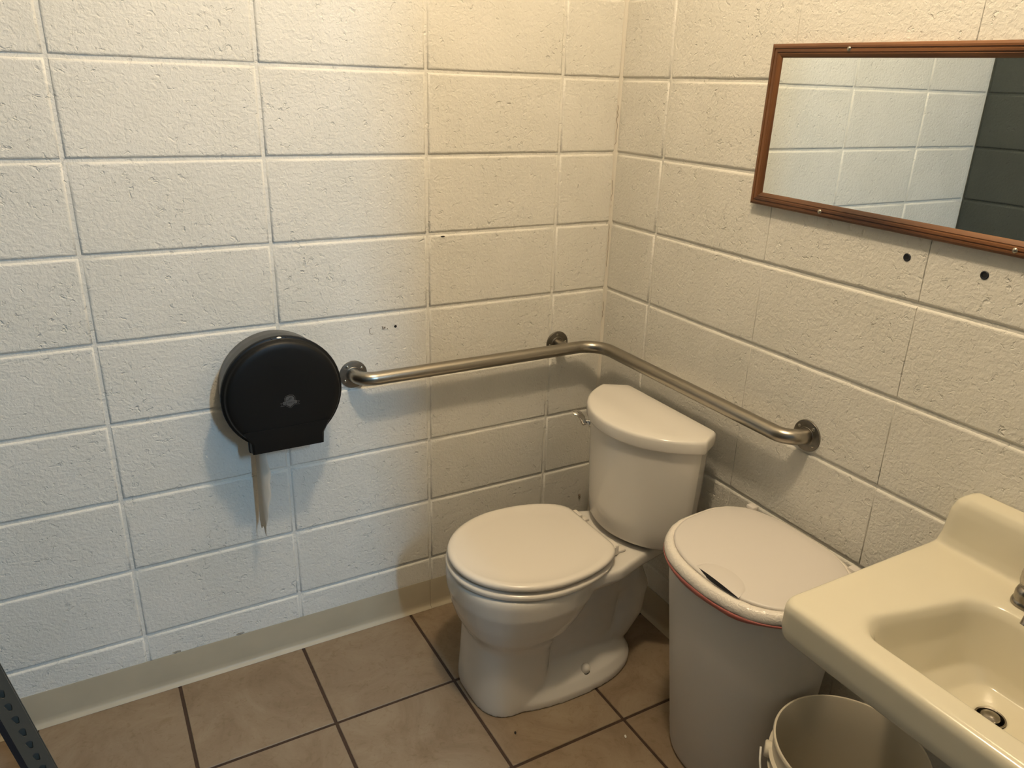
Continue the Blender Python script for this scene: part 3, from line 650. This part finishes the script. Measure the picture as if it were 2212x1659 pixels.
# red drawstring edge of the bag just below the rim, over the front half
full = binplan(.0325, .3688, .2098, .5930, TI); half = [full[i % 64] for i in range(64 - 15, 64 + 16)]
lo = []
for i, p in enumerate(half):
    e = min(i, len(half) - 1 - i)/11.0; hgt = .0125*min(1, e) + .0006; sag = .003*math.sin(i*1.1)
    q = binplan(.0350, .3665, .2075, .578, TI)[(64 - 15 + i) % 64]
    lo.append((p + Vector((0, 0, -.0005)), p + Vector((0, 0, -hgt*.5 + sag*.3)) + (p - Vector((-.2, BY, p.z)))*.004, Vector((q.x, q.y, p.z - hgt + sag*.4))))
V = [v for t in lo for v in t]; F = []
for i in range(len(lo) - 1):
    for j in range(2): F.append((i*3 + j, i*3 + 3 + j, i*3 + 4 + j, i*3 + 1 + j))
ro = rel(me_obj('drawstring', V, F, 'red', None, True), bin_); sd = ro.modifiers.new('thick', 'SOLIDIFY'); sd.thickness = 0.001
# lid panel with a finger scoop at the front
def lidplan(ins, z): return binplan(.047 + ins*.5, .3485 - ins, .1945 - ins, z - .003, TI)
V, F = loft([lidplan(.004, .6135), lidplan(.001, .6150), lidplan(0, .6185), lidplan(.0015, .6215), lidplan(.006, .6228), lidplan(.05, .6235), lidplan(.12, .6240)])
lid = rel(me_obj('lid', V, F, 'binlid', None, True, 60), bin_)
# scoop: a shallow raised half-round over the finger slot
sc_ = bmesh.new(); k = 16; A, B_, Cc = [], [], []
for i in range(k + 1):
    t = -1 + 2*i/k; y = BY - .030 + .064*t; xo = -.3435 + .004*t*t; xi = xo + .058*math.sqrt(max(0, 1 - t*t)) + .001
    zt = .6198 - TI*(-xo - .047)/.33; zi = .6205 - TI*(-xi - .047)/.33
    A.append(sc_.verts.new((xo, y, zt + .0060*(1 - t*t) - .0008))); B_.append(sc_.verts.new(((xo*.35 + xi*.65), y, zi + .0048*(1 - t*t)**.5 + .0002))); Cc.append(sc_.verts.new((xi, y, zi - .0004)))
for i in range(k): sc_.faces.new((A[i], A[i + 1], B_[i + 1], B_[i])); sc_.faces.new((B_[i], B_[i + 1], Cc[i + 1], Cc[i]))
so = bm_obj('finger_brow', sc_, 'binlid'); rel(so, bin_)
sl = bmesh.new(); L0, L1 = [], []
for i in range(k + 1):
    t = -1 + 2*i/k; y = BY - .030 + .062*t; xo = -.3437 + .004*t*t; zt = .6185 - TI*(-xo - .047)/.33
    L0.append(sl.verts.new((xo - .0050*(1 - t*t), y, zt - .0008))); L1.append(sl.verts.new((xo - .0002, y, zt + .0065*(1 - t*t) + .0002)))
for i in range(k): sl.faces.new((L0[i], L0[i + 1], L1[i + 1], L1[i]))
rel(bm_obj('finger_slot', sl, 'hole'), bin_)
for s in (-1, 1):
    rel(box('hinge_block', (-.066, BY + s*.150 - .012, .606), (-.046, BY + s*.150 + .012, .6195), 'binlid', None, .003), bin_)

# ------------------------------------------------------------------ bucket under the sink
BK = Vector((-0.237, -1.240, 0)); bk = thing('bucket', 'open off-white plastic bucket on the floor under the sink', 'bucket', loc=BK)
prof = [(.126, 0), (.130, .004), (.1405, .285), (.1405, .288), (.1480, .289), (.1485, .293), (.1420, .296), (.1425, .318), (.1505, .320), (.1510, .325), (.1440, .328), (.1440, .345), (.1450, .358), (.1475, .362), (.1480, .3675), (.1465, .3705), (.1430, .3705), (.1415, .366), (.1395, .300), (.1285, .010), (.001, .008)]
lathe('shell', prof, 64, (0, 0, 0), (0, 0, 1), (1, 0, 0), 'bucket', bk, True, True, 45)
ha = math.radians(131)
for s in (0, PI):
    d = Vector((math.cos(ha + s), math.sin(ha + s), 0)); bm = bmesh.new()
    t_ = Vector((-d.y, d.x, 0)); c = d*.1525 + Vector((0, 0, .314))
    add_loft(bm, lathe_loops([(.017, -.010), (.017, .0015), (.015, .004), (.006, .0045)], 20, c, d, (0, 0, 1))); bm_obj('handle_ear', bm, 'bucket', bk, True, 40)
P = []; d = Vector((math.cos(ha), math.sin(ha), 0)); t_ = Vector((-d.y, d.x, 0)); 
for i in range(25):
    a = PI*i/24; P.append(d*(.164*math.cos(a)) + (t_*.62 + Vector((0, 0, -.80))).normalized()*(.178*math.sin(a)) + Vector((0, 0, .314)))
V, F = loft(tube_loops(P, .0022, 8)); me_obj('wire_handle', V, F, 'white', bk)

# ------------------------------------------------------------------ wall-hung sink
SY, SZ = -1.452, 0.776
sink = thing('sink', 'cream wall-hung washbasin with low backsplash', 'sink', loc=(-0.23, SY, 0.64))
HWS = 0.262
def rr(x0, x1, hw0, hw1, r0, r1, z, seg=7):
    """rounded quad: back edge at x1 with half width hw1, front edge at x0 with half width hw0"""
    pts = fillet([(x0, SY - hw0), (x1, SY - hw1), (x1, SY + hw1), (x0, SY + hw0)], [r0, r1, r1, r0], seg); return [Vector((p.x, p.y, z)) for p in pts]
sb = bmesh.new()
XF = -0.472
outer = [rr(-.295, -.012, .07, .10, .05, .03, .612), rr(-.345, -.010, .105, .13, .06, .03, .640), rr(-.405, -.008, .165, .19, .06, .03, .682), rr(XF + .030, -.004, HWS - .030, HWS - .03, .05, .01, .694), rr(XF + .008, -.003, HWS - .008, HWS - .008, .035, .01, .6985), rr(XF + .002, -.003, HWS - .002, HWS - .002, .03, .01, .706), rr(XF, -.003, HWS, HWS, .030, .01, .722), rr(XF, -.003, HWS, HWS, .030, .01, SZ - .016), rr(XF + .003, -.003, HWS - .003, HWS - .003, .029, .01, SZ - .006), rr(XF + .011, -.003, HWS - .010, HWS - .010, .026, .01, SZ - .0005),
         rr(XF + .020, -.02, HWS - .02, HWS - .02, .03, .01, SZ), rr(-.424, -.146, .170, .108, .045, .055, SZ), rr(-.417, -.152, .162, .102, .045, .055, SZ - .004), rr(-.411, -.158, .155, .097, .048, .055, SZ - .016), rr(-.403, -.165, .142, .089, .055, .05, SZ - .060), rr(-.382, -.172, .115, .076, .06, .045, SZ - .108), rr(-.340, -.180, .075, .056, .045, .035, SZ - .132), rr(-.275, -.205, .036, .036, .03, .03, SZ - .1385), rr(-.262, -.218, .0225, .0225, .022, .022, SZ - .1400), rr(-.260, -.220, .0205, .0205, .020, .020, SZ - .152), rr(-.258, -.222, .018, .018, .017, .017, SZ - .160)]
add_loft(sb, outer)
# backsplash
def spl(hw, x0, z, r=.004): return [Vector((p.x, p.y, z)) for p in fillet([(x0, SY - hw), (-.003, SY - hw), (-.003, SY + hw), (x0, SY + hw)], [.022, .002, .002, .022], 6)]
add_loft(sb, [spl(.258, -.060, SZ - .03), spl(.258, -.060, SZ), spl(.255, -.054, SZ + .02), spl(.252, -.050, SZ + .07), spl(.245, -.046, SZ + .090), spl(.232, -.038, SZ + .102), spl(.222, -.026, SZ + .107), spl(.218, -.015, SZ + .108)])
me = remesh(sb, 0.0036, 7)
rel(link('basin', me, 'biscuit'), sink)
# drain
dz = SZ - .147; dc = Vector((-.240, SY, dz))
rel(lathe('drain_ring', [(.0235, .0072), (.0230, .0085), (.0205, .0080), (.0180, .002), (.0175, -.006)], 36, dc, (0, 0, 1), (1, 0, 0), 'oldchrome', None, False, False), sink)
rel(lathe('drain_bore', [(.0176, -.0045), (.001, -.0048)], 28, dc, (0, 0, 1), (1, 0, 0), 'hole', None, False, True), sink)
rel(lathe('stopper', [(.003, -.004), (.003, .004), (.0140, .0055), (.0152, .0075), (.0140, .0092), (.008, .0108), (.001, .0113)], 28, dc + Vector((.001, .001, 0)), (0.08, 0.02, 1), (1, 0, 0), 'oldchrome', None, True, True), sink)
# faucet
fa = thing('faucet', 'centerset faucet with clear ribbed handles on the cream sink', 'faucet', loc=(-.104, SY, SZ))
bm = bmesh.new(); pts = fillet([(-.026, -.078), (.026, -.078), (.026, .078), (-.026, .078)], .025, 8)
add_loft(bm, [[Vector((p.x*s, p.y*(1 - (1 - s)*.35), z)) for p in pts] for s, z in ((1, .0006), (1, .004), (.94, .009), (.80, .012))]); bm_obj('base_plate', bm, 'oldchrome', fa, True, 40)
for s in (-1, 1):
    lathe('valve_collar', [(.0245, .010), (.0245, .022), (.0220, .030), (.0185, .033)], 28, (0, s*.051, 0), (0, 0, 1), (1, 0, 0), 'oldchrome', fa)
    n = 36; loops = []
    for r, z in ((.0165, .032), (.0195, .036), (.0215, .044), (.0212, .058), (.0195, .068), (.0165, .074), (.010, .077), (.002, .0775)):
        rib = .0012 if .036 <= z <= .070 else 0
        loops.append([Vector(((r + (rib if k % 2 else -rib))*math.cos(2*PI*k/n), s*.051 + (r + (rib if k % 2 else -rib))*math.sin(2*PI*k/n), z)) for k in range(n)])
    V, F = loft(loops); kn = me_obj('handle', V, F, 'acrylic', fa, True, 20)
    lathe('handle_core', [(.006, .032), (.006, .066), (.001, .067)], 16, (0, s*.051, 0), (0, 0, 1), (1, 0, 0), 'oldchrome', kn)
V, F = loft(tube_loops([Vector((.006, 0, .008)), Vector((.002, 0, .028)), Vector((-.012, 0, .042)), Vector((-.045, 0, .050)), Vector((-.085, 0, .047)), Vector((-.105, 0, .040)), Vector((-.110, 0, .030))], [(.020, .022), (.018, .021), (.015, .019), (.012, .016), (.011, .0135), (.0115, .0125), (.0115, .0115)], 20, Vector((0, 1, 0))))
me_obj('spout', V, F, 'oldchrome', fa, True, 60)

# ------------------------------------------------------------------ leaning perforated shelf upright
UP0 = Vector((-1.640, -0.300, 0.0)); tilt = math.radians(9.9); UL = 0.80
up = thing('shelf_upright', 'grey steel slotted shelf upright leaning in the near corner', 'shelf upright', loc=UP0); up.rotation_euler = (0, -tilt, 0)
FWD, TH = 0.0445, 0.0022
# face plate with keyhole slots cut through: built as strips between slots
def face_plate():
    bm = bmesh.new(); pitch = 0.0381; k = int(UL/pitch)
    hw_ = FWD/2
    def slot(zc):
        pts = []
        for i in range(10): a = PI*i/9; pts.append((.0068*math.cos(a) + .001, zc + .004 + .0068*math.sin(a)))
        for i in range(10): a = PI + PI*i/9; pts.append((.0042*math.cos(a) + .001, zc - .008 + .0042*math.sin(a)))
        return pts
    for y0, flip in ((-TH, False), (0.0, True)):
        for q in range(k):
            za, zb = q*pitch, (q + 1)*pitch if q < k - 1 else UL; s = slot(za + pitch/2); m = len(s)
            sv = [bm.verts.new((x, y0, z)) for x, z in s]
            oc = []
            for x, z in s:                                   # project slot point out to the cell border
                dx, dz = x - .001, z - (za + pitch/2); f = min((hw_ - .001*math.copysign(1, dx))/abs(dx) if abs(dx) > 1e-9 else 1e9, ((zb - za - pitch/2) if dz > 0 else pitch/2)/abs(dz) if abs(dz) > 1e-9 else 1e9)
                oc.append(bm.verts.new((.001 + dx*f, y0, za + pitch/2 + dz*f)))
            for i in range(m):
                j = (i + 1) % m; bm.faces.new((sv[i], sv[j], oc[j], oc[i]))
            cs = [(-hw_, za), (hw_, za), (hw_, zb), (-hw_, zb)]
            for cx_, cz_ in cs:                              # fill the cell corners
                best = None
                for i in range(m):
                    j = (i + 1) % m; a, b = oc[i].co, oc[j].co
                    ea = abs(abs(a.x) - hw_) < 1e-5; eb = abs(abs(b.x) - hw_) < 1e-5
                    if ea != eb and math.copysign(1, (a.x + b.x)) == math.copysign(1, cx_) and abs((a.z if not ea else b.z) - cz_) < 1e-5: best = (oc[i], oc[j])
                if best: bm.faces.new((best[0], best[1], bm.verts.new((cx_, y0, cz_))))
            if not flip:
                sw = [bm.verts.new((x, 0.0, z)) for x, z in s]
                for i in range(m): j = (i + 1) % m; bm.faces.new((sv[i], sv[j], sw[j], sw[i]))
    for x in (-hw_, hw_): bm.faces.new([bm.verts.new(p) for p in ((x, -TH, 0), (x, 0, 0), (x, 0, UL), (x, -TH, UL))])
    return bm
bm_obj('slotted_face', face_plate(), 'post', up, False)
box('side_flange', (-FWD/2 - TH, -TH, 0), (-FWD/2, 0.036, UL), 'post', up, .0006, 1)
box('back_plate', (-FWD/2, .0075, .0), (FWD/2, .0095, UL), 'post', up)
box('shaded_lip', (-FWD/2 - TH - .0095, -TH - .001, 0), (-FWD/2 - .0002, -TH + .0006, UL), 'anchor', up)  # black colour paints in the shade on the flange side
box('back_lip', (-FWD/2 - TH - .010, 0.034, 0), (-FWD/2 - TH, 0.036, UL), 'post', up)
box('foot_cap', (-FWD/2 - .004, -TH - .002, -.002), (FWD/2 + .003, .038, .012), 'anchor', up, .001, 1)

# ------------------------------------------------------------------ specks on the floor
for x, y, s, mname, lab in ((-.617, -.585, .0045, 'hole', 'tiny black speck on the floor tile in front of the toilet'), (-.368, -.728, .005, 'white', 'tiny white crumb on the floor tile near the bin')):
    bm = bmesh.new(); sph(bm, Vector((0, 0, s*.25)), s, (1.2, .6, .3), 8); o = bm_obj('debris', bm, mname); o.location = (x, y, 0); o.rotation_euler = (0, 0, 1.1); tag(o, lab, 'debris'); o['kind'] = 'thing'
tf = thing('tube_fixture', 'white ceiling tube light behind the camera', 'light', loc=(TUBE[0], TUBE[1], 2.818))
box('housing', (-.06, -.62, -.035), (.06, .62, 0), 'white', tf, .006)
